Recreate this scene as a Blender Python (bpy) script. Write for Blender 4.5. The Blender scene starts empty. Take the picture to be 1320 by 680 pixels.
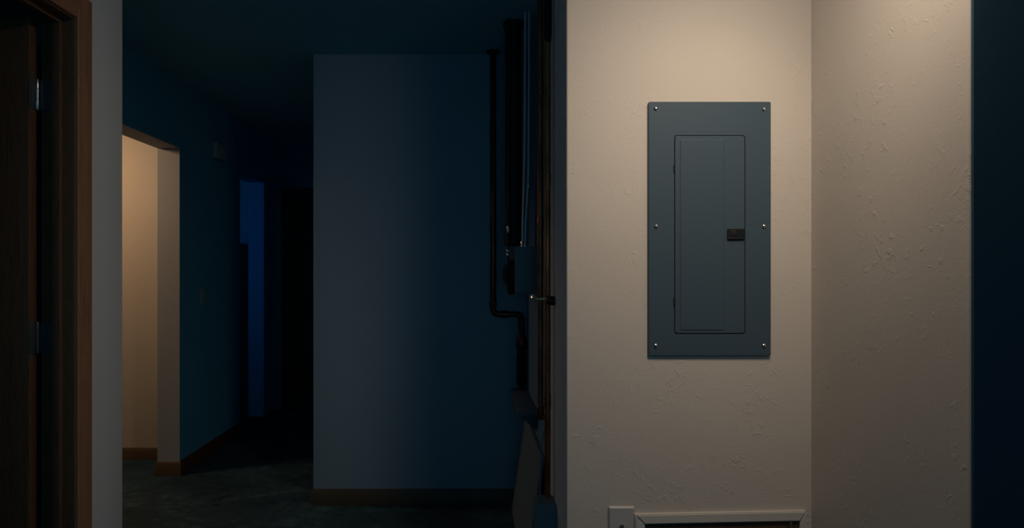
import bpy, bmesh, math, random
from mathutils import Vector, Matrix
random.seed(4)
S = bpy.context.scene
C = S.collection

# ------------------------------------------------------------------ camera, light, exposure
F = 900.0            # focal length in pixels of a 1320 px wide frame
EYE = 1.27
H = 2.44             # ceiling height
cam_data = bpy.data.cameras.new('camera')
cam = bpy.data.objects.new('camera', cam_data); C.objects.link(cam)
cam.location = (0, 0, EYE); cam.rotation_euler = (math.radians(90), 0, 0)
cam_data.sensor_width = 36; cam_data.lens = 36 * F / 1320
cam_data.shift_x = 50 / 1320; cam_data.shift_y = 8 / 1320
cam_data.clip_start = 0.02
S.camera = cam

S.view_settings.view_transform = 'Standard'
S.view_settings.look = 'None'
S.view_settings.gamma = 1
S.view_settings.use_curve_mapping = False
S.view_settings.exposure = 0

W = bpy.data.worlds.new('dusk'); S.world = W; W.use_nodes = True
bg = W.node_tree.nodes['Background']
bg.inputs[0].default_value = (0.18, 0.46, 0.70, 1)      # deep blue dusk light reaching the hall from behind
bg.inputs[1].default_value = 0.070

def area(name, loc, target, size, energy, col, shape='DISK', size_y=None, spread=180):
    l = bpy.data.lights.new(name, 'AREA'); l.shape = shape; l.size = size
    if size_y: l.size_y = size_y
    l.energy = energy; l.color = col; l.spread = math.radians(spread)
    o = bpy.data.objects.new(name, l); C.objects.link(o); o.location = loc
    d = Vector(target) - Vector(loc)
    o.rotation_euler = d.to_track_quat('-Z', 'Y').to_euler()
    return o

# warm ceiling lamp in the alcove of the breaker panel
LX, LY = 0.66, 1.42
area('alcove_lamp', (LX, LY, 2.385), (LX, LY + 0.28, 1.4), 0.28, 6.7, (1.0, 0.80, 0.62))
# added fill spot, unseen, brightens the middle of the panel wall
sl = bpy.data.lights.new('panel_fill_spot', 'SPOT'); sl.energy = 23; sl.color = (1.0, 0.80, 0.60); sl.spot_size = math.radians(72); sl.spot_blend = 1.0; sl.shadow_soft_size = 0.13
so = bpy.data.objects.new('panel_fill_spot', sl); C.objects.link(so); so.location = (0.80, 1.25, 2.32)
so.rotation_euler = (Vector((0.66, 2.195, 1.42)) - Vector(so.location)).to_track_quat('-Z', 'Y').to_euler()
# added blue fill from behind the viewer, no window there
area('rear_blue_fill', (0.1, -2.6, 1.5), (-0.75, 3.8, 1.35), 1.0, 0.9, (0.06, 0.52, 0.90), 'RECTANGLE', 1.2, spread=60)
# warm lamp in the side room on the left
area('side_room_lamp', (-2.70, 3.92, 2.20), (-2.45, 4.4, 1.2), 0.30, 8.0, (1.0, 0.62, 0.36))
# blue window light in the far room off the corridor
area('far_room_window_light', (-3.3, 4.95, 1.6), (-2.2, 6.6, 1.5), 0.9, 1.35, (0.012, 0.34, 0.95), 'RECTANGLE', 1.1, spread=90)

# ------------------------------------------------------------------ materials
def mat(name, col, rough=0.6, metal=0.0, spec=0.5):
    m = bpy.data.materials.new(name); m.use_nodes = True
    b = m.node_tree.nodes['Principled BSDF']
    b.inputs['Base Color'].default_value = (*col, 1)
    b.inputs['Roughness'].default_value = rough
    b.inputs['Metallic'].default_value = metal
    b.inputs['Specular IOR Level'].default_value = spec
    return m, m.node_tree, b

def coords(nt, scale=(1, 1, 1)):
    tc = nt.nodes.new('ShaderNodeTexCoord'); mp = nt.nodes.new('ShaderNodeMapping')
    mp.inputs['Scale'].default_value = scale
    nt.links.new(tc.outputs['Object'], mp.inputs['Vector'])
    return mp.outputs['Vector']

def noise(nt, vec, scale, detail=4, rough=0.5, dist=0.0):
    n = nt.nodes.new('ShaderNodeTexNoise')
    n.inputs['Scale'].default_value = scale; n.inputs['Detail'].default_value = detail
    n.inputs['Roughness'].default_value = rough; n.inputs['Distortion'].default_value = dist
    nt.links.new(vec, n.inputs['Vector']); return n.outputs['Fac']

def ramp(nt, fac, stops):
    r = nt.nodes.new('ShaderNodeValToRGB')
    e = r.color_ramp.elements
    while len(e) < len(stops): e.new(0.5)
    for k, (p, c) in zip(e, stops):
        k.position = p; k.color = (*c, 1) if len(c) == 3 else c
    nt.links.new(fac, r.inputs['Fac']); return r.outputs['Color']

def math_node(nt, op, a, b):
    n = nt.nodes.new('ShaderNodeMath'); n.operation = op
    for i, v in enumerate((a, b)):
        if isinstance(v, (int, float)): n.inputs[i].default_value = v
        else: nt.links.new(v, n.inputs[i])
    return n.outputs[0]

def bump(nt, b, height, strength, dist=0.01):
    n = nt.nodes.new('ShaderNodeBump'); n.inputs['Strength'].default_value = strength
    n.inputs['Distance'].default_value = dist
    nt.links.new(height, n.inputs['Height']); nt.links.new(n.outputs['Normal'], b.inputs['Normal'])

def plaster(name, col, strength=1.0):
    m, nt, b = mat(name, col, 0.75, spec=0.25)
    v = coords(nt)
    fine = noise(nt, v, 150, 3, 0.6)
    mid = noise(nt, v, 38, 4, 0.55, 0.6)
    midr = ramp(nt, mid, [(0.585, (0, 0, 0)), (0.66, (1, 1, 1))])          # raised trowel flecks
    where = ramp(nt, noise(nt, v, 4.2, 3, 0.6), [(0.44, (0, 0, 0)), (0.60, (1, 1, 1))])
    fl = math_node(nt, 'MULTIPLY', midr, where)
    wave = noise(nt, v, 7, 3)
    h = math_node(nt, 'ADD', math_node(nt, 'MULTIPLY', fine, 0.30), math_node(nt, 'MULTIPLY', fl, 0.50))
    h = math_node(nt, 'ADD', h, math_node(nt, 'MULTIPLY', wave, 0.7))
    bump(nt, b, h, strength, 0.0032)
    c = ramp(nt, noise(nt, v, 2.3, 4), [(0.3, tuple(x * 0.95 for x in col)), (0.7, col)])
    nt.links.new(c, b.inputs['Base Color'])
    return m

def wood(name, a, c, rough=0.45, axis='z', scale=1.0):
    m, nt, b = mat(name, a, rough, spec=0.4)
    s = {'z': (14, 14, 1.1), 'y': (14, 1.1, 14), 'x': (1.1, 14, 14)}[axis]
    v = coords(nt, tuple(x * scale for x in s))
    g = noise(nt, v, 5, 6, 0.62, 1.2)
    f = noise(nt, v, 22, 3, 0.6)
    t = math_node(nt, 'ADD', math_node(nt, 'MULTIPLY', g, 0.75), math_node(nt, 'MULTIPLY', f, 0.25))
    nt.links.new(ramp(nt, t, [(0.33, a), (0.50, c), (0.66, a)]), b.inputs['Base Color'])
    bump(nt, b, t, 0.25, 0.002)
    return m

M_WALL = plaster('alcove plaster', (0.61, 0.565, 0.515), 0.46)
M_PALE = plaster('pale cool plaster', (0.80, 0.85, 0.90), 0.3)
M_UTIL = plaster('blue tinted unfinished wall', (0.15, 0.29, 0.46), 0.3)  # blue put into the colour to offset warm lamp light
M_HALL = plaster('hall plaster', (0.30, 0.40, 0.49), 0.18)  # blue-grey tint supplies the dark teal the lights do not give
M_REVEAL = plaster('doorway reveal plaster', (0.46, 0.48, 0.50), 0.18)
M_LEFT = plaster('blue shade hall plaster', (0.06, 0.34, 0.58), 0.18)  # hall plaster with blue shade in its colour, offsetting warm lamp spill
M_FAR = plaster('shade tinted corridor plaster', (0.04, 0.16, 0.24), 0.18)  # darkened to stand for the shade at the corridor end
M_CAB = mat('blue black cabinet paint', (0.03, 0.11, 0.16), 0.6)[0]
M_NEAR_SHADE = plaster('near wall shade tint', (0.032, 0.080, 0.115), 0.1)  # navy stands in for shade, the lamp would otherwise brighten this wall
M_CEIL = plaster('ceiling plaster', (0.20, 0.56, 0.68), 0.2)  # teal of the dim light is part of this base colour
M_WARM = plaster('side room plaster', (0.60, 0.52, 0.43), 0.18)
M_STRIP = mat('brightened corner strip', (0.86, 0.90, 0.96), 0.6)[0]  # near-white, adds brightness where little light reaches the side face
M_DOOR = wood('dark oak door', (0.075, 0.043, 0.024), (0.15, 0.085, 0.048), 0.45)
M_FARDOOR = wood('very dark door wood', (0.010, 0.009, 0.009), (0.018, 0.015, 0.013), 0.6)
M_CASE = wood('red brown casing wood', (0.29, 0.145, 0.080), (0.42, 0.215, 0.12), 0.38)
M_CASEH = wood('red brown head casing wood', (0.29, 0.145, 0.080), (0.42, 0.215, 0.12), 0.38, 'y')
M_JAMB = wood('brown jamb wood', (0.11, 0.064, 0.036), (0.17, 0.098, 0.056), 0.38)
M_BASEX = wood('brown baseboard wood', (0.085, 0.052, 0.030), (0.125, 0.078, 0.046), 0.45, 'x')
M_BASED = wood('dark stained baseboard wood', (0.050, 0.036, 0.018), (0.080, 0.058, 0.030), 0.5, 'x')
M_BASEY = wood('dark baseboard wood', (0.05, 0.025, 0.012), (0.08, 0.04, 0.018), 0.5, 'y')
M_HATCH = wood('hatch wood', (0.055, 0.032, 0.020), (0.090, 0.052, 0.034), 0.5, 'x')
M_WHITE = mat('white painted trim', (0.62, 0.59, 0.55), 0.4)[0]
M_PLATE = mat('light plastic plate', (0.50, 0.49, 0.48), 0.3)[0]
M_FAINT = mat('faded blue grey plastic', (0.20, 0.36, 0.44), 0.5)[0]  # blue-grey, near the colour of the left wall
M_STEEL = mat('bright steel', (0.75, 0.75, 0.74), 0.25, 1.0)[0]
M_DULL = mat('dull hinge metal', (0.10, 0.12, 0.12), 0.5, 0.5)[0]
M_BLACK = mat('black plastic', (0.008, 0.013, 0.015), 0.5, spec=0.25)[0]
M_HOLE = mat('black recess', (0.003, 0.003, 0.004), 0.7)[0]
M_BRASS = mat('brass', (0.60, 0.33, 0.16), 0.45, 1.0)[0]
M_CABLE = mat('pale cable jacket', (0.82, 0.86, 0.90), 0.3)[0]
M_BOX = mat('grey steel box', (0.13, 0.20, 0.24), 0.5)[0]
M_BOARD = plaster('grey board', (0.17, 0.25, 0.32), 0.3)
M_LEDGE = plaster('grey ledge', (0.10, 0.16, 0.22), 0.3)
M_LAMP = mat('lamp housing white', (0.8, 0.8, 0.8), 0.4)[0]

def panel_paint():
    m, nt, b = mat('blue grey baked enamel', (0.053, 0.088, 0.122), 0.55, spec=0.25)
    v = coords(nt); n = noise(nt, v, 900, 2)
    bump(nt, b, n, 0.12, 0.0005); return m
M_PANEL = panel_paint()

def copper(name, a, c):
    m, nt, b = mat(name, a, 0.28, 0.9)
    v = coords(nt, (1, 1, 0.4))
    nt.links.new(ramp(nt, noise(nt, v, 14, 5, 0.6), [(0.35, a), (0.62, c)]), b.inputs['Base Color'])
    nt.links.new(ramp(nt, noise(nt, v, 9, 4), [(0.3, (0.22,) * 3), (0.7, (0.5,) * 3)]), b.inputs['Roughness'])
    return m
M_COPPER = copper('tarnished copper', (0.20, 0.075, 0.032), (0.46, 0.20, 0.09))
M_OLDCOP = copper('dark old copper', (0.07, 0.026, 0.014), (0.16, 0.06, 0.03))

def concrete():
    m, nt, b = mat('stained concrete', (0.2, 0.2, 0.2), 0.72, spec=0.3)
    v = coords(nt)
    a = noise(nt, v, 2.2, 6, 0.62, 0.8); c = noise(nt, v, 17, 5, 0.65); d = noise(nt, v, 6, 3, 0.5, 2.0)
    t = math_node(nt, 'ADD', math_node(nt, 'MULTIPLY', a, 0.6), math_node(nt, 'MULTIPLY', c, 0.4))
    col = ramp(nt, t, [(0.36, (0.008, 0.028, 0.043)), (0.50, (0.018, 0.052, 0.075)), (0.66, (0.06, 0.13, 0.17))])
    spot = ramp(nt, d, [(0.60, (1, 1, 1)), (0.70, (0.55, 0.55, 0.55))])
    mx = nt.nodes.new('ShaderNodeMix'); mx.data_type = 'RGBA'; mx.blend_type = 'MULTIPLY'
    mx.inputs[0].default_value = 1
    nt.links.new(col, mx.inputs[6]); nt.links.new(spot, mx.inputs[7])
    nt.links.new(mx.outputs[2], b.inputs['Base Color'])
    bump(nt, b, t, 0.5, 0.004); return m
M_FLOOR = concrete()

# ------------------------------------------------------------------ mesh helpers
def add_box(bm, x0, x1, y0, y1, z0, z1, bev=0.0, seg=2):
    r = bmesh.ops.create_cube(bm, size=1.0)
    vs = r['verts']
    for v in vs:
        v.co = Vector(((x0 + x1) / 2 + v.co.x * (x1 - x0), (y0 + y1) / 2 + v.co.y * (y1 - y0), (z0 + z1) / 2 + v.co.z * (z1 - z0)))
    if bev:
        es = list({e for v in vs for e in v.link_edges})
        bmesh.ops.bevel(bm, geom=es, offset=bev, segments=seg, affect='EDGES', profile=0.5)

def add_prism(bm, pts, axis, a, b):
    """closed outline pts (2D) extruded along axis from a to b"""
    def P(p, t):
        return {'x': (t, p[0], p[1]), 'y': (p[0], t, p[1]), 'z': (p[0], p[1], t)}[axis]
    va = [bm.verts.new(P(p, a)) for p in pts]; vb = [bm.verts.new(P(p, b)) for p in pts]
    n = len(pts)
    bm.faces.new(va); bm.faces.new(vb[::-1])
    for i in range(n): bm.faces.new((va[i], va[(i + 1) % n], vb[(i + 1) % n], vb[i]))
    bmesh.ops.recalc_face_normals(bm, faces=bm.faces)

def round_rect(x0, x1, z0, z1, r, n=6):
    out = []
    for cx, cz, a0 in ((x1 - r, z1 - r, 0), (x0 + r, z1 - r, 90), (x0 + r, z0 + r, 180), (x1 - r, z0 + r, 270)):
        for k in range(n + 1):
            a = math.radians(a0 + 90 * k / n); out.append((cx + r * math.cos(a), cz + r * math.sin(a)))
    return out

def frame_of(d):
    d = d.normalized(); up = Vector((0, 0, 1)) if abs(d.z) < 0.9 else Vector((1, 0, 0))
    u = d.cross(up).normalized(); return u, d.cross(u).normalized()

def add_tube(bm, path, radii, seg=20, caps=True):
    path = [Vector(p) for p in path]
    if not isinstance(radii, (list, tuple)): radii = [radii] * len(path)
    rings = []; u = None
    for i, p in enumerate(path):
        if i == 0: d = path[1] - p
        elif i == len(path) - 1: d = p - path[i - 1]
        else: d = (path[i + 1] - p).normalized() + (p - path[i - 1]).normalized()
        d = d.normalized()
        if u is None: u, w = frame_of(d)
        else:
            u = (u - d * u.dot(d)).normalized(); w = d.cross(u).normalized()
        rings.append([bm.verts.new(p + (u * math.cos(2 * math.pi * k / seg) + w * math.sin(2 * math.pi * k / seg)) * radii[i]) for k in range(seg)])
    for a, b in zip(rings, rings[1:]):
        for k in range(seg): bm.faces.new((a[k], a[(k + 1) % seg], b[(k + 1) % seg], b[k]))
    if caps: bm.faces.new(rings[0][::-1]); bm.faces.new(rings[-1])
    bmesh.ops.recalc_face_normals(bm, faces=bm.faces)

def bend(path, r, n=7):
    """round the inner corners of a polyline"""
    path = [Vector(p) for p in path]; out = [path[0]]
    for i in range(1, len(path) - 1):
        a = (path[i - 1] - path[i]).normalized(); b = (path[i + 1] - path[i]).normalized()
        p0 = path[i] + a * r; p1 = path[i] + b * r
        for k in range(n + 1):
            t = k / n; out.append(p0 * (1 - t) ** 2 + path[i] * 2 * t * (1 - t) + p1 * t ** 2)
    out.append(path[-1]); return out

def obj(name, bm, m, parent=None, smooth=True, kind=None):
    me = bpy.data.meshes.new(name); bm.to_mesh(me); bm.free()
    me.materials.append(m)
    if smooth:
        for p in me.polygons: p.use_smooth = True
        me.set_sharp_from_angle(angle=math.radians(32))
    o = bpy.data.objects.new(name, me); C.objects.link(o)
    if parent: o.parent = parent; o.matrix_parent_inverse = Matrix.Translation(parent.location).inverted()
    if kind: o['kind'] = kind
    return o

def box(name, m, x0, x1, y0, y1, z0, z1, parent=None, bev=0.0, kind=None):
    bm = bmesh.new(); add_box(bm, x0, x1, y0, y1, z0, z1, bev); return obj(name, bm, m, parent, bev > 0, kind)

def boxes(name, m, lst, parent=None, bev=0.0, kind=None):
    bm = bmesh.new()
    for b in lst:
        t = bmesh.new(); add_box(t, *b, bev); me = bpy.data.meshes.new('t'); t.to_mesh(me); t.free()
        bm.from_mesh(me); bpy.data.meshes.remove(me)
    return obj(name, bm, m, parent, bev > 0, kind)

def tube(name, m, path, r, parent=None, seg=20):
    bm = bmesh.new(); add_tube(bm, path, r, seg); return obj(name, bm, m, parent)

def thing(name, loc, label, cat, group=None):
    o = bpy.data.objects.new(name, None); C.objects.link(o); o.location = loc
    o.empty_display_size = 0.05
    return tag(o, label, cat, group)

def tag(o, label, cat, group=None):
    o['label'] = label; o['category'] = cat
    if group: o['group'] = group
    return o

ST = 'structure'
# ------------------------------------------------------------------ the room
YA = 2.195           # alcove back wall (carries the panel)
XP = 0.293           # utility side of the partition
YB = 3.78            # back wall of the hall
XL = -1.82           # left hall wall
XD = -1.153          # left near wall with the door
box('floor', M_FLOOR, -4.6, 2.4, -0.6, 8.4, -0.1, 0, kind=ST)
box('ceiling', M_CEIL, -4.6, 2.4, -0.6, 8.4, H, H + 0.1, kind=ST)

# alcove: one solid L partition with a softly rounded corner bead
bm = bmesh.new(); rr = 0.006
pts = [(1.30, YA), (1.30, YA + 0.12), (XP + 0.12, YA + 0.12), (XP + 0.12, 2.66), (XP, 2.66), (XP, YA + rr)]
pts += [(XP + rr - rr * math.cos(a), YA + rr - rr * math.sin(a)) for a in [math.radians(x) for x in (15, 30, 45, 60, 75)]]
pts += [(XP + rr, YA)]
add_prism(bm, pts, 'z', 0, H)
obj('wall_alcove', bm, M_WALL, kind=ST)

box('wall_utility', M_UTIL, XP, XP + 0.12, 2.66, YB, 0, H, kind=ST)

bm = bmesh.new(); XR = 1.063; YN = 1.495; rr = 0.005
pts = [(XR, YA), (XR, YN + rr)]
pts += [(XR + rr - rr * math.cos(a), YN + rr - rr * math.sin(a)) for a in [math.radians(x) for x in (15, 30, 45, 60, 75)]]
pts += [(XR + rr, YN), (XR + 0.12, YN), (XR + 0.12, YA)]
add_prism(bm, pts, 'z', 0, H)
obj('wall_right', bm, M_WALL, kind=ST)
box('wall_near_right', M_NEAR_SHADE, XR + 0.003, 2.3, YN - 0.008, YN - 0.0005, 0, H, kind=ST)  # thin sheet over the wall face, carries the shade colour

box('wall_back', M_HALL, -0.866, 0.55, YB, YB + 0.12, 0, H, kind=ST, bev=0.004)
box('wall_corridor', M_HALL, -0.866, -0.746, YB + 0.12, 6.34, 0, H, kind=ST)
box('wall_end', M_HALL, -4.5, -0.6, 6.34 + 0.9, 6.34 + 1.02, 0, H, kind=ST)   # closes the far room
# end wall of the corridor with a doorway
DX0, DX1 = -1.745, -0.985
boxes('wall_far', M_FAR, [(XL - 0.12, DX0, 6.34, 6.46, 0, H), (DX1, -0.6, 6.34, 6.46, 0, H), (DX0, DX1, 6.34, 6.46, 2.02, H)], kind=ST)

# left hall wall: opening 1 (warm side room) and opening 2 (blue far room)
O1a, O1b, OH = 3.44, 4.33, 2.03
O2a, O2b = 5.45, 6.07
TH = 0.135
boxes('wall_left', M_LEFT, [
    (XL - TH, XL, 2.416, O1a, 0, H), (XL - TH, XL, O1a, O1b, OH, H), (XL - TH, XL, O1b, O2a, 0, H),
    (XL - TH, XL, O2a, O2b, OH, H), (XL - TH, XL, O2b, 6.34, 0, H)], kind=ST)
RV = 0.006
boxes('trim_8', M_REVEAL, [(XL - TH - 0.001, XL + 0.001, O1b - RV, O1b, 0, OH), (XL - TH - 0.001, XL + 0.001, O1a, O1a + RV, 0, OH),
    (XL - TH - 0.001, XL + 0.001, O1a, O1b, OH - RV, OH)], kind=ST)
# side room behind opening 1
box('wall_side_room_back', M_WARM, -4.5, XL - TH, 4.69, 4.81, 0, H, kind=ST)
box('wall_side_room_left', M_WARM, -4.0, -3.88, 2.416, 4.69, 0, H, kind=ST)
box('wall_far_room_left', M_HALL, -4.5, -4.38, 4.81, 7.24, 0, H, kind=ST)

# near left wall with the door opening, returning to the left at its corner
DJ0, DJ1, DH = 1.27, 2.036, 2.012
T2 = 0.095
boxes('wall_door', M_PALE, [
    (XD - T2, XD, DJ1, 2.296, 0, H), (XD - T2, XD, DJ0, DJ1, DH, H), (XD - T2, XD, 0.35, DJ0, 0, H)], kind=ST, bev=0.003)
box('wall_return', M_HALL, -4.5, XD - T2, 2.296, 2.416, 0, H, kind=ST)
boxes('wall_dark_room', M_HALL, [(-3.4, -3.28, 0.35, 2.296, 0, H), (-3.28, XD - T2, 0.35, 0.47, 0, H)], kind=ST)

# baseboards
def baseboard_x(name, x0, x1, yf, m=M_BASEX, h=0.088, t=0.012):   # in front of a wall whose face is at yf
    bm = bmesh.new()
    add_prism(bm, [(yf, 0), (yf - t, 0), (yf - t, h - 0.012), (yf - t * 0.55, h - 0.003), (yf - t * 0.45, h), (yf, h)], 'x', x0, x1)
    return obj(name, bm, m, kind=ST)
def baseboard_y(name, y0, y1, xf, m=M_BASEY, h=0.088, t=0.012):
    bm = bmesh.new()
    add_prism(bm, [(xf, 0), (xf + t, 0), (xf + t, h - 0.012), (xf + t * 0.55, h - 0.003), (xf + t * 0.45, h), (xf, h)], 'y', y0, y1)
    return obj(name, bm, m, kind=ST)
baseboard_x('baseboard_back', -0.874, XP - 0.002, YB, M_BASED)
baseboard_x('baseboard_jamb', XL - TH - 0.012, XL + 0.012, O1b - RV, h=0.084)
baseboard_x('baseboard_side_room', -3.88, XL - TH, 4.69, h=0.080)
baseboard_y('baseboard_left', O1b + 0.0, O2a, XL)

# door casing, jamb and stop of the near left door
CW = 0.068
bm = bmesh.new()
def casing_profile(y_in, y_out, sgn=1):      # moulded casing, profile in (x,y)
    w = y_out - y_in
    return [(XD, y_in), (XD + 0.008, y_in), (XD + 0.011, y_in + w * 0.10), (XD + 0.0095, y_in + w * 0.22), (XD + 0.013, y_in + w * 0.36),
            (XD + 0.015, y_in + w * 0.55), (XD + 0.0155, y_in + w * 0.85), (XD + 0.013, y_out), (XD, y_out)]
add_prism(bm, casing_profile(DJ1 - 0.016, DJ1 - 0.016 + CW), 'z', 0, DH - 0.012 + CW)
obj('trim_1', bm, M_CASE, kind=ST)
bm = bmesh.new()
add_prism(bm, casing_profile(DJ0 + 0.016, DJ0 + 0.016 - CW), 'z', 0, DH - 0.012 + CW)
obj('trim_2', bm, M_CASE, kind=ST)
bm = bmesh.new()
w = CW; z0 = DH - 0.012
add_prism(bm, [(XD, z0), (XD + 0.008, z0), (XD + 0.011, z0 + w * 0.10), (XD + 0.0095, z0 + w * 0.22), (XD + 0.013, z0 + w * 0.36),
               (XD + 0.015, z0 + w * 0.55), (XD + 0.0155, z0 + w * 0.85), (XD + 0.013, z0 + w), (XD, z0 + w)], 'y', DJ0 + 0.017, DJ1 - 0.017)
obj('trim_3', bm, M_CASEH, kind=ST)
boxes('trim_4', M_JAMB, [
    (XD - T2, XD, DJ1 - 0.018, DJ1, 0, DH), (XD - T2, XD, DJ0, DJ0 + 0.018, 0, DH), (XD - T2, XD, DJ0 + 0.018, DJ1 - 0.018, DH - 0.018, DH),
    (-1.212, -1.187, DJ1 - 0.031, DJ1 - 0.018, 0, DH - 0.018), (-1.212, -1.187, DJ0 + 0.018, DJ0 + 0.031, 0, DH - 0.018),
    (-1.212, -1.187, DJ0 + 0.031, DJ1 - 0.031, DH - 0.031, DH - 0.018)], kind=ST, bev=0.0015)

# door_1: dark slab standing open into the dark room, three hinges
HX, HY = XD - T2 - 0.007, DJ1 - 0.022
d1 = bpy.data.objects.new('door_1', None); C.objects.link(d1); d1.location = (HX, HY, 0); d1['kind'] = ST
box('door_slab', M_DOOR, HX - 0.005 - 0.745, HX - 0.005, HY - 0.034, HY + 0.001, 0.012, 1.985, d1, bev=0.0015)
for i, zc in enumerate((1.775, 1.075, 0.25)):
    mt = M_STEEL if i == 0 else M_DULL
    bm = bmesh.new()
    add_tube(bm, [(HX, HY - 0.004, zc - 0.046), (HX, HY - 0.004, zc - 0.042), (HX, HY - 0.004, zc - 0.016), (HX, HY - 0.004, zc - 0.0145),
                  (HX, HY - 0.004, zc + 0.0155), (HX, HY - 0.004, zc + 0.017), (HX, HY - 0.004, zc + 0.042), (HX, HY - 0.004, zc + 0.047)],
             [0.003, 0.0052, 0.0052, 0.0042, 0.0052, 0.0042, 0.0052, 0.003], 14)
    h = obj('hinge', bm, mt, d1)
    bm = bmesh.new(); add_box(bm, HX + 0.004, HX + 0.043, DJ1 - 0.0205, DJ1 - 0.018, zc - 0.044, zc + 0.044, 0.001)
    lf = obj('hinge_leaf', bm, M_DULL, d1)
    bm = bmesh.new(); add_box(bm, HX - 0.0055, HX - 0.003, HY - 0.034, HY - 0.004, zc - 0.044, zc + 0.044, 0.0008)
    obj('hinge_leaf', bm, M_DULL, d1)
bm = bmesh.new()
kx = HX - 0.69
add_tube(bm, [(kx, HY - 0.034, 0.96), (kx, HY - 0.040, 0.96), (kx, HY - 0.041, 0.96), (kx, HY - 0.060, 0.96), (kx, HY - 0.068, 0.96), (kx, HY - 0.085, 0.96), (kx, HY - 0.092, 0.96)],
         [0.032, 0.030, 0.012, 0.011, 0.025, 0.026, 0.012], 24)
obj('door_knob', bm, M_BRASS, d1)

# door_2: black looking closed door at the end of the corridor
d2 = bpy.data.objects.new('door_2', None); C.objects.link(d2); d2.location = ((DX0 + DX1) / 2, 6.40, 0); d2['kind'] = ST
bm = bmesh.new(); add_box(bm, DX0 + 0.004, DX1 - 0.004, 6.385, 6.42, 0.01, 2.014)
obj('door_slab', bm, M_FARDOOR, d2, False)
for z0, z1 in ((0.18, 0.78), (0.92, 1.52), (1.62, 1.88)):
    for x0, x1 in ((DX0 + 0.10, DX0 + 0.34), (DX0 + 0.42, DX1 - 0.10)):
        bm = bmesh.new(); add_box(bm, x0, x1, 6.378, 6.386, z0, z1, 0.006); obj('door_panel', bm, M_FARDOOR, d2)
bm = bmesh.new(); kx = DX1 - 0.07
add_tube(bm, [(kx, 6.385, 0.96), (kx, 6.378, 0.96), (kx, 6.377, 0.96), (kx, 6.355, 0.96), (kx, 6.345, 0.96), (kx, 6.325, 0.96), (kx, 6.320, 0.96)],
         [0.030, 0.030, 0.011, 0.011, 0.024, 0.025, 0.01], 20)
obj('door_knob', bm, M_DULL, d2)
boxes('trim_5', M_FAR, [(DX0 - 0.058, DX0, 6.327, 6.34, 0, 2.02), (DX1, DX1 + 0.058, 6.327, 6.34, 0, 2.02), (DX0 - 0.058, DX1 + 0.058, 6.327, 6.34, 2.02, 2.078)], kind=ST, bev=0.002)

# thin strips on the utility side wall end, widened and paled to brighten it
boxes('trim_6', M_STRIP, [(XP - 0.001, XP, YA + 0.008, 2.43, 0, H)], kind=ST)
boxes('trim_7', M_STRIP, [(XP - 0.002, XP, 2.440, 2.658, 0, H)], kind=ST)

# ------------------------------------------------------------------ breaker panel
def rr_frame(bm, outer, inner, y0, y1):
    """plate with a rectangular hole: both outlines have the same number of points"""
    n = len(outer)
    A = [bm.verts.new((p[0], y0, p[1])) for p in outer]; B = [bm.verts.new((p[0], y0, p[1])) for p in inner]
    Cc = [bm.verts.new((p[0], y1, p[1])) for p in outer]; D = [bm.verts.new((p[0], y1, p[1])) for p in inner]
    for i in range(n):
        j = (i + 1) % n
        bm.faces.new((A[i], A[j], B[j], B[i])); bm.faces.new((Cc[i], D[i], D[j], Cc[j]))
        bm.faces.new((A[i], Cc[i], Cc[j], A[j])); bm.faces.new((B[i], B[j], D[j], D[i]))
    bmesh.ops.recalc_face_normals(bm, faces=bm.faces)

PX0, PX1, PZ0, PZ1 = 0.5485, 0.932, 1.002, 1.797
p = thing('breaker_panel', ((PX0 + PX1) / 2, YA, PZ0), 'blue-grey steel electrical breaker panel set in the lit plaster wall', 'breaker panel')
IX0, IX1, IZ0, IZ1 = 0.629, 0.8515, 1.0705, 1.6925
YF = YA - 0.010      # front plane of the cover
bm = bmesh.new()
rr_frame(bm, round_rect(PX0 + 0.002, PX1 - 0.002, PZ0 + 0.002, PZ1 - 0.002, 0.004), round_rect(IX0, IX1, IZ0, IZ1, 0.009), YF, YF + 0.002)
rr_frame(bm, round_rect(PX0, PX1, PZ0, PZ1, 0.005), round_rect(PX0 + 0.003, PX1 - 0.003, PZ0 + 0.003, PZ1 - 0.003, 0.003), YF + 0.0015, YA)
obj('cover', bm, M_PANEL, p)
bm = bmesh.new(); add_box(bm, IX0 - 0.004, IX1 + 0.004, YF + 0.0075, YA, IZ0 - 0.004, IZ1 + 0.004); obj('recess', bm, M_HOLE, p, False)
# door: a grid of loops makes the pressed field (a shallow step) left of the latch strip
g = 0.0022
bm = bmesh.new()
loops = []
def ring(pts, y): loops.append([bm.verts.new((a, y, b)) for a, b in pts])
ox0, ox1, oz0, oz1 = IX0 + g, IX1 - g, IZ0 + g, IZ1 - g
ring(round_rect(ox0, ox1, oz0, oz1, 0.008), YF + 0.007)
ring(round_rect(ox0, ox1, oz0, oz1, 0.008), YF + 0.0002)
ring(round_rect(ox0 + 0.0015, ox1 - 0.0015, oz0 + 0.0015, oz1 - 0.0015, 0.007), YF - 0.0012)
fx0, fx1, fz0, fz1 = 0.6465, 0.786, 1.0815, 1.679
ring(round_rect(fx0, fx1, fz0, fz1, 0.004), YF - 0.0012)
ring(round_rect(fx0 + 0.0030, fx1 - 0.0030, fz0 + 0.0030, fz1 - 0.0030, 0.003), YF - 0.0030)
for a, b in zip(loops, loops[1:]):
    for i in range(len(a)): bm.faces.new((a[i], a[(i + 1) % len(a)], b[(i + 1) % len(a)], b[i]))
bm.faces.new(loops[-1]); bm.faces.new(loops[0][::-1])
bmesh.ops.recalc_face_normals(bm, faces=bm.faces)
door = obj('door', bm, M_PANEL, p, False)
door['label'] = 'plain hinged door with a pressed field'
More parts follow.
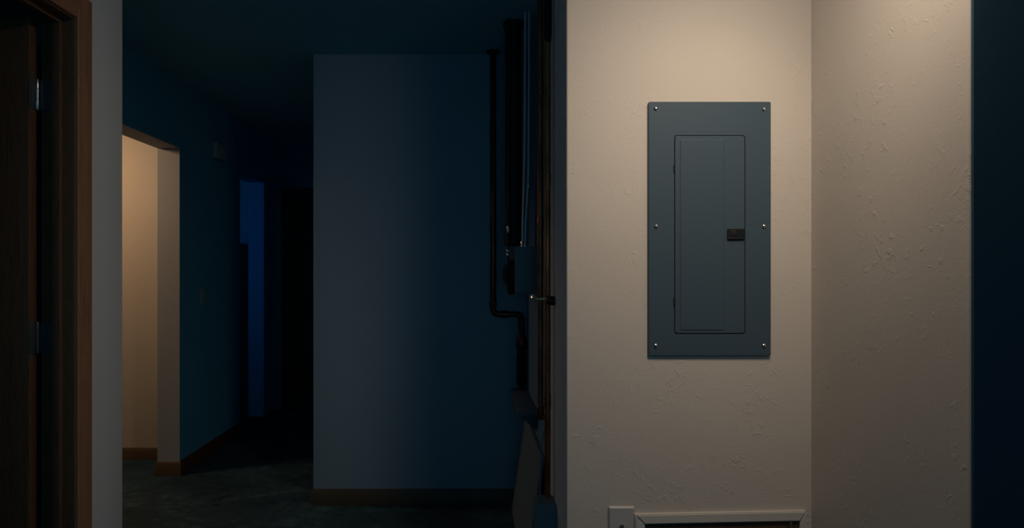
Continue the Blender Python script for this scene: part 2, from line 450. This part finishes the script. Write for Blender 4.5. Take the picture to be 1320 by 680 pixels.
# latch
bm = bmesh.new(); lx0, lx1, lz0, lz1 = 0.7935, 0.8475, 1.3645, 1.399
add_prism(bm, round_rect(lx0, lx1, lz0, lz1, 0.003), 'y', YF - 0.0045, YF + 0.001)
lt = obj('latch', bm, M_BLACK, door); lt['label'] = 'black plastic pull latch'
bm = bmesh.new(); add_box(bm, lx0 + 0.012, lx0 + 0.030, YF - 0.0055, YF - 0.004, lz0 + 0.013, lz1 - 0.003, 0.0006); obj('finger_hole', bm, M_HOLE, door)
bm = bmesh.new(); add_box(bm, lx0 + 0.004, lx1 - 0.004, YF - 0.0075, YF - 0.004, lz0 + 0.002, lz0 + 0.006, 0.001); obj('latch_lip', bm, M_BLACK, door)
for dx in (0.010, 0.045):
    bm = bmesh.new(); add_box(bm, lx0 + dx, lx0 + dx + 0.006, YF - 0.0022, YF - 0.001, lz0 - 0.013, lz0 - 0.010, 0.0004); obj('latch_tab', bm, M_PANEL, door)
for zc in (1.588, 1.172):
    bm = bmesh.new(); add_tube(bm, [(IX0 + 0.0005, YF - 0.001, zc - 0.012), (IX0 + 0.0005, YF - 0.001, zc + 0.012)], 0.0028, 12); obj('door_hinge', bm, M_HOLE, door)
for px, pz in ((0.6385, 1.681), (0.652, 1.678)):
    bm = bmesh.new(); add_tube(bm, [(px, YF - 0.0005, pz), (px, YF - 0.0022, pz), (px, YF - 0.0030, pz)], [0.0018, 0.0018, 0.0008], 12); obj('rivet', bm, M_STEEL, door)
# cover screws
def screw_bm(x, z, y, r=0.0062):
    bm = bmesh.new()
    add_tube(bm, [(x, y, z), (x, y - 0.0015, z), (x, y - 0.0035, z), (x, y - 0.0046, z)], [r, r, r * 0.75, r * 0.3], 20)
    return bm
for sx, sz in ((0.571, 1.775), (0.910, 1.773), (0.5725, 1.407), (0.910, 1.407), (0.571, 1.034), (0.910, 1.034)):
    s = obj('screw', screw_bm(sx, sz, YF), M_STEEL, p)
    bm = bmesh.new(); a = random.uniform(0, math.pi)
    add_box(bm, -0.0042, 0.0042, -0.0049, -0.0036, -0.0006, 0.0006)
    bmesh.ops.rotate(bm, verts=bm.verts, cent=(0, 0, 0), matrix=Matrix.Rotation(a, 3, 'Y'))
    bmesh.ops.translate(bm, verts=bm.verts, vec=(sx, YF, sz)); obj('screw_slot', bm, M_HOLE, s, False)

# ------------------------------------------------------------------ coax wall plate
cx = 0.4655; zt = 0.529; zb = zt - 0.122
p = thing('cable_wall_plate', (cx, YA, zb), 'single pale wall plate with one threaded jack, low on the plaster beside the framed hatch', 'wall plate')
bm = bmesh.new()
o1 = round_rect(cx - 0.0415, cx + 0.0415, zb, zt, 0.004); o2 = round_rect(cx - 0.0375, cx + 0.0375, zb + 0.004, zt - 0.004, 0.003)
L = [[bm.verts.new((a, y, b)) for a, b in o] for o, y in ((o1, YA), (o1, YA - 0.003), (o2, YA - 0.008))]
for a, b in zip(L, L[1:]):
    for i in range(len(a)): bm.faces.new((a[i], a[(i + 1) % len(a)], b[(i + 1) % len(a)], b[i]))
bm.faces.new(L[0]); bm.faces.new(L[-1]); bmesh.ops.recalc_face_normals(bm, faces=bm.faces)
obj('plate', bm, M_PLATE, p)
zc = (zt + zb) / 2 + 0.0015
bm = bmesh.new(); add_tube(bm, [(cx, YA - 0.008, zc), (cx, YA - 0.011, zc)], 0.0075, 6); obj('nut', bm, M_STEEL, p)
bm = bmesh.new(); add_tube(bm, [(cx, YA - 0.011, zc), (cx, YA - 0.021, zc), (cx, YA - 0.022, zc)], [0.0047, 0.0047, 0.003], 16); obj('jack', bm, M_DULL, p)
for dz in (-0.046, 0.046):
    if dz > 0: continue
    obj('screw', screw_bm(cx, zc + dz, YA - 0.008, 0.003), M_PLATE, p)

# ------------------------------------------------------------------ framed access hatch, hung slightly crooked
hx0, hx1, hz1, hz0 = 0.513, 1.049, 0.512, 0.13
p = thing('access_hatch', ((hx0 + hx1) / 2, YA, hz0), 'low wooden access hatch in a white painted frame under the breaker panel', 'hatch')
fw = 0.031
def mitre(name, pts):
    bm = bmesh.new(); add_prism(bm, pts, 'y', YA - 0.014, YA)
    es = [e for e in bm.edges if all(abs(v.co.y - (YA - 0.014)) < 1e-6 for v in e.verts)]
    bmesh.ops.bevel(bm, geom=es, offset=0.0035, segments=2, affect='EDGES'); return obj(name, bm, M_WHITE, p)
ch = [(hx0, hz0), (hx1, hz0), (hx1, hz1), (hx0, hz1)]; ci = [(hx0 + fw, hz0 + fw), (hx1 - fw * 0.62, hz0 + fw), (hx1 - fw * 0.62, hz1 - fw), (hx0 + fw, hz1 - fw)]
for i in range(4):
    j = (i + 1) % 4; mitre('frame_rail', [ch[i], ch[j], ci[j], ci[i]])
hp = box('hatch_door', M_HATCH, hx0 + fw - 0.002, hx1 - fw * 0.62 + 0.002, YA - 0.006, YA - 0.0005, hz0 + fw - 0.002, hz1 - fw + 0.002, p)
bm = bmesh.new(); add_box(bm, 0.996, 1.004, YA - 0.013, YA - 0.005, hz1 - fw - 0.030, hz1 - fw + 0.004, 0.001); obj('turn_button', bm, M_DULL, p)
p.rotation_euler = (0, math.radians(-1.15), 0)

# ------------------------------------------------------------------ small things on the left hall wall
p = thing('door_chime', (XL, 4.955, 2.05), 'small blue-grey chime box high on the dark left hall wall', 'door chime')
bm = bmesh.new(); add_box(bm, XL, XL + 0.035, 4.86, 5.05, 2.052, 2.165, 0.008, 3); obj('chime_cover', bm, M_FAINT, p)
bm = bmesh.new()
for k in range(7):
    t = bmesh.new(); add_box(t, XL + 0.0345, XL + 0.0365, 4.885 + k * 0.022, 4.890 + k * 0.022, 2.075, 2.142); me = bpy.data.meshes.new('t'); t.to_mesh(me); t.free(); bm.from_mesh(me)
obj('grille', bm, M_FAINT, p, False)

p = thing('light_switch', (XL, 4.68, 1.03), 'light switch on the dark left hall wall past the warm doorway', 'light switch')
bm = bmesh.new(); add_box(bm, XL, XL + 0.006, 4.645, 4.715, 1.035, 1.15, 0.002); obj('plate', bm, M_FAINT, p)
bm = bmesh.new(); add_prism(bm, [(XL + 0.005, 1.082), (XL + 0.018, 1.100), (XL + 0.018, 1.106), (XL + 0.005, 1.104)], 'y', 4.675, 4.685); obj('toggle', bm, M_FAINT, p)

# dark cabinet in the blue far room
p = thing('tall_cabinet', (-2.80, 6.80, 0), 'dark tall cabinet just visible through the blue lit doorway', 'cabinet')
box('body', M_CAB, -3.25, -2.22, 6.62, 7.20, 0.06, 1.50, p, bev=0.004)
box('top', M_CAB, -3.27, -2.20, 6.60, 7.22, 1.50, 1.525, p, bev=0.004)
box('plinth', M_CAB, -3.22, -2.25, 6.66, 7.18, 0, 0.06, p)
for x0, x1, kx in ((-3.235, -2.74, -2.77), (-2.73, -2.235, -2.70)):
    dd = box('door', M_CAB, x0, x1, 6.602, 6.62, 0.08, 1.48, p, bev=0.003)
    bm = bmesh.new(); add_tube(bm, [(kx, 6.602, 0.9), (kx, 6.592, 0.9), (kx, 6.585, 0.9), (kx, 6.578, 0.9)], [0.006, 0.006, 0.014, 0.008], 16); obj('knob', bm, M_DULL, dd)

# ------------------------------------------------------------------ pipes, meter and cables along the utility wall
def ring_at(name, m, x, y, z, r, h, parent):
    return tube(name, m, [(x, y, z - h / 2), (x, y, z - h / 2 + h * 0.15), (x, y, z + h / 2 - h * 0.15), (x, y, z + h / 2)], [r * 0.9, r, r, r * 0.9], parent)

# far copper drain line: drops along the back wall, steps right, goes down to the ledge
px, py = 0.107, 3.735
LZ = 0.632
p = thing('drain_pipe', (0.259, py, LZ), 'dark copper pipe with a sideways step in front of the back wall', 'pipe')
tube('pipe', M_OLDCOP, bend([(px, py, H), (px, py, 1.035), (0.259, py, 1.035), (0.259, py, LZ + 0.001)], 0.035), 0.0165, p)
ring_at('elbow', M_OLDCOP, px, py, 1.09, 0.021, 0.03, p)
tube('elbow', M_OLDCOP, [(px + 0.045, py, 1.035), (px + 0.075, py, 1.035)], 0.021, p)
tube('ceiling_collar', M_BLACK, [(px, py, H), (px, py, H - 0.008), (px, py, H - 0.012)], [0.036, 0.036, 0.022], p)
tube('union', M_OLDCOP, [(0.259, py, 0.93), (0.259, py, 0.915), (0.259, py, 0.885), (0.259, py, 0.845), (0.259, py, 0.83)], [0.018, 0.022, 0.030, 0.026, 0.018], p)
tube('sleeve', M_BLACK, [(0.259, py, 0.83), (0.259, py, 0.82), (0.259, py, 0.66), (0.259, py, 0.65)], [0.019, 0.026, 0.026, 0.020], p)

# black stack with ceiling collar
sx, sy = 0.190, 3.30
p = thing('vent_stack', (sx, sy, 0.632), 'thick black vertical stack pipe meeting the ceiling at a collar', 'pipe')
tube('pipe', M_BLACK, [(sx, sy, H), (sx, sy, 1.40)], 0.040, p, 32)
tube('ceiling_collar', M_BLACK, [(sx, sy, H), (sx, sy, H - 0.012), (sx, sy, H - 0.030), (sx, sy, H - 0.040)], [0.049, 0.049, 0.046, 0.040], p, 32)
tube('end_cap', M_BLACK, [(sx, sy, 1.46), (sx, sy, 1.455), (sx, sy, 1.395), (sx, sy, 1.385)], [0.040, 0.045, 0.045, 0.030], p, 32)
p.location.z = 1.385
for c_ in p.children: c_.matrix_parent_inverse = Matrix.Translation(p.location).inverted()

# grey junction box
by0, by1 = 3.14, 3.24
bx0, bx1, bz0, bz1 = 0.193, XP, 1.166, 1.375
p = thing('junction_box', (XP, by0 + 0.05, bz0), 'dark grey steel junction box behind the copper pipes, two cables entering its top', 'junction box')
bm = bmesh.new(); add_box(bm, bx0, bx1, by0, by1, bz0, bz1, 0.003); obj('box', bm, M_BOX, p)
bm = bmesh.new(); add_box(bm, bx0 - 0.001, bx1, by0 - 0.003, by0 + 0.001, bz0 - 0.001, bz1 + 0.001, 0.001); obj('lid', bm, M_BOX, p)
for qx, qz in ((0.203, 1.362), (0.203, 1.18)): obj('screw', screw_bm(qx, qz, by0 - 0.003, 0.004), M_STEEL, p)
bm = bmesh.new()
for cxx in (0.223, 0.236):
    t = bmesh.new(); add_tube(t, [(cxx, 3.17, bz1), (cxx, 3.17, bz1 + 0.008), (cxx, 3.17, bz1 + 0.009), (cxx, 3.17, bz1 + 0.017), (cxx, 3.17, bz1 + 0.018), (cxx, 3.17, bz1 + 0.026)],
                              [0.0085, 0.0085, 0.0065, 0.0065, 0.0080, 0.0062], 10); me = bpy.data.meshes.new('t'); t.to_mesh(me); t.free(); bm.from_mesh(me)
obj('cable_clamp', bm, M_STEEL, p)

# two pale cables
def spline(pts, n=10):
    P = [Vector(q) for q in pts]; P = [P[0]] + P + [P[-1]]; out = []
    for i in range(1, len(P) - 2):
        for k in range(n):
            t = k / n
            out.append(0.5 * ((2 * P[i]) + (-P[i - 1] + P[i + 1]) * t + (2 * P[i - 1] - 5 * P[i] + 4 * P[i + 1] - P[i + 2]) * t * t + (-P[i - 1] + 3 * P[i] - 3 * P[i + 1] + P[i + 2]) * t ** 3))
    out.append(P[-2]); return out
ct = bz1 + 0.026
c1 = tube('power_cable', M_CABLE, spline([(0.223, 3.17, ct), (0.224, 3.17, 1.50), (0.230, 3.17, 1.70), (0.234, 3.17, 2.0), (0.236, 3.17, H)]), 0.0036, seg=10)
tag(c1, 'pale cable running straight from the junction box to the ceiling, left of the pair', 'cable')
c2 = thing('power_cable', (0.236, 3.17, ct), 'pale cable bowing right above the junction box, right of the pair', 'cable')
tube('jacket', M_CABLE, spline([(0.236, 3.17, ct), (0.237, 3.168, 1.48), (0.245, 3.165, 1.60), (0.250, 3.165, 1.72), (0.251, 3.165, 1.95), (0.253, 3.165, 2.2), (0.253, 3.165, H)]), 0.0036, c2, 10)
ring_at('clip', M_STEEL, 0.2505, 3.165, 1.655, 0.0050, 0.022, c2)

# round dark meter left of the box, hung on its own thin conduit
mx, my = 0.208, 3.31
p = thing('round_meter', (mx, my, 1.17), 'round black meter bulging out beside the junction box, thin conduit above it', 'meter')
tube('body', M_BLACK, [(mx, my - 0.045, 1.253), (mx, my - 0.04, 1.253), (mx, my - 0.015, 1.253), (mx, my + 0.03, 1.253), (mx, my + 0.04, 1.253)], [0.048, 0.060, 0.070, 0.070, 0.056], p, 36)
tube('face', M_BLACK, [(mx, my - 0.0455, 1.253), (mx, my - 0.049, 1.253)], [0.044, 0.038], p, 36)
tube('outlet_stub', M_BLACK, [(mx - 0.026, my, 1.20), (mx - 0.026, my, 1.165), (mx - 0.026, my, 1.155)], [0.024, 0.020, 0.012], p)
cyy = 3.243
tube('conduit', M_OLDCOP, bend([(0.172, my - 0.01, 1.305), (0.162, cyy, 1.335), (0.162, cyy, 1.62), (0.164, cyy, 1.9), (0.164, cyy, H)], 0.01), 0.0045, p, 12)
tube('coupling', M_STEEL, [(0.162, cyy, 1.443), (0.162, cyy, 1.446), (0.162, cyy, 1.474), (0.162, cyy, 1.477)], [0.0055, 0.0068, 0.0068, 0.0055], p, 14)
for z in (1.342, 1.359): ring_at('nut', M_STEEL, 0.162, cyy, z, 0.0085, 0.012, p)
tube('mounting_arm', M_DULL, [(mx, my + 0.035, 1.253), (mx, my + 0.11, 1.253), (XP, my + 0.11, 1.253)], 0.008, p, 12)

# copper risers close to the wall
ax, ay = 0.262, 2.72
p = thing('copper_riser', (ax, ay, 0.68), 'copper riser whose lower end elbows into the wall, farther of the two risers', 'pipe')
tube('pipe', M_COPPER, bend([(ax, ay, H), (ax, ay, 0.70), (XP, ay, 0.70)], 0.014), 0.0108, p)
tube('elbow', M_COPPER, [(ax, ay, 0.745), (ax, ay, 0.742), (ax, ay, 0.70), (ax, ay, 0.688)], [0.0115, 0.0135, 0.0135, 0.009], p)
for z in (1.98, 1.45): ring_at('coupling', M_COPPER, ax, ay, z, 0.0128, 0.05, p)
bxp, byp = 0.2685, 2.52
BZ = 0.453
p = thing('copper_riser', (bxp, byp, BZ), 'copper riser running down to the small grey box, nearer of the two risers', 'pipe')
tube('pipe', M_COPPER, [(bxp, byp, H), (bxp, byp, BZ)], 0.0108, p)
tube('foam_sleeve', M_BLACK, [(bxp + 0.001, byp, H), (bxp + 0.001, byp, 2.12), (bxp + 0.001, byp, 2.11), (bxp + 0.001, byp, 2.09)], [0.0145, 0.0145, 0.013, 0.011], p)
for z in (1.60, 0.80): ring_at('coupling', M_COPPER, bxp, byp, z, 0.0126, 0.05, p)

# clamp across the near riser
cz = 1.27 - 37.5 / 364
p = thing('pipe_clamp', (0.250, 2.475, cz), 'brass clamp with a bright nut crossing the copper risers at panel height', 'pipe clamp')
cy_ = byp - 0.020
bm = bmesh.new(); add_box(bm, 0.2200, XP, cy_ - 0.006, cy_ + 0.006, cz - 0.005, cz + 0.005, 0.002); obj('strap', bm, M_BRASS, p)
tube('bolt_nut', M_STEEL, [(0.206, cy_, cz + 0.004), (0.210, cy_, cz + 0.004), (0.219, cy_, cz + 0.003), (0.222, cy_, cz + 0.003)], [0.005, 0.0115, 0.0115, 0.006], p, 6)
tube('knob', M_OLDCOP, [(0.262, cy_ - 0.012, cz - 0.004), (0.266, cy_ - 0.012, cz - 0.004), (0.287, cy_ - 0.010, cz - 0.006), (XP - 0.001, cy_ - 0.010, cz - 0.006)], [0.010, 0.015, 0.017, 0.014], p, 20)

# small grey box low on the wall with a thin cable going in
y0, y1 = 2.43, 2.52
p = thing('conduit_box', (XP, 2.475, 0.30), 'small rounded grey box low on the wall under the copper riser', 'electrical box')
bm = bmesh.new(); add_prism(bm, round_rect(0.219, XP, 0.32, BZ, 0.010), 'y', y0 + 0.008, y1 + 0.02); obj('box', bm, M_BOX, p)
bm = bmesh.new(); add_prism(bm, round_rect(0.216, XP, 0.317, BZ + 0.003, 0.011), 'y', y0, y0 + 0.0075); obj('lid', bm, M_BOX, p)
for q in ((0.283, 0.443), (0.226, 0.328)): obj('screw', screw_bm(q[0], q[1], y0, 0.0025), M_STEEL, p)
tube('conduit', M_BOX, [(0.270, 2.50, 0.32), (0.270, 2.50, 0.0)], 0.010, p, 16)
p.location.z = 0
for c_ in p.children: c_.matrix_parent_inverse = Matrix.Translation(p.location).inverted()
c3 = tube('thin_cable', M_BOX, spline([(0.2395, 2.50, BZ + 0.003), (0.2405, 2.505, 0.52), (0.243, 2.515, 0.60), (0.262, 2.60, 0.665), (XP, 2.64, 0.68)]), 0.0025, seg=8)
tag(c3, 'thin grey cable dropping into the low rounded box', 'cable')

# ledge in the corner and board leaning under it
p = thing('corner_ledge', (0.247, 3.46, 0.60), 'narrow grey ledge in the corner where the stepped pipe ends', 'ledge')
box('shelf_board', M_LEDGE, 0.202, XP, 3.14, YB, 0.612, LZ, p, bev=0.002)
for yy in (3.20, 3.66):
    bm = bmesh.new(); add_prism(bm, [(XP, 0.612), (0.215, 0.612), (0.215, 0.604), (XP, 0.53)], 'y', yy, yy + 0.012); obj('bracket', bm, M_DULL, p, False)
obj('screw', screw_bm(0.222, 0.620, 3.142, 0.004), M_STEEL, p)

bm = bmesh.new()
add_prism(bm, [(0.205, 0.0), (0.217, 0.0), (0.289, 0.505), (0.277, 0.507)], 'y', 2.83, 3.74)
o = obj('leaning_board', bm, M_BOARD, None, False)
tag(o, 'grey board leaning on edge against the wall under the corner ledge', 'board')

# ceiling lamp in the alcove (just above the frame of the picture)
p = thing('ceiling_lamp', (LX, LY, 2.40), 'round flush ceiling lamp in the alcove above the breaker panel', 'lamp')
bm = bmesh.new(); o1 = [(0.172 * math.cos(2 * math.pi * k / 48), 0.172 * math.sin(2 * math.pi * k / 48)) for k in range(48)]
add_prism(bm, [(LX + a, LY + b) for a, b in o1], 'z', 2.415, H); obj('housing', bm, M_LAMP, p)

p = thing('fill_spot', (0.80, 1.13, 2.36), 'small white added ceiling spot out of view, turned at the breaker panel, beside the round lamp', 'lamp')  # unseen fixture made up to carry the fill spot
d = (Vector((0.66, 2.195, 1.42)) - Vector((0.80, 1.25, 2.32))).normalized(); q = Vector((0.80, 1.25, 2.32)) - d * 0.14
tube('head', M_LAMP, [q - d * 0.10, q - d * 0.09, q - d * 0.01, q], [0.030, 0.040, 0.045, 0.045], p)
tube('stem', M_LAMP, [q - d * 0.06, (q.x - d.x * 0.06, q.y - d.y * 0.06, H)], 0.008, p, 12)
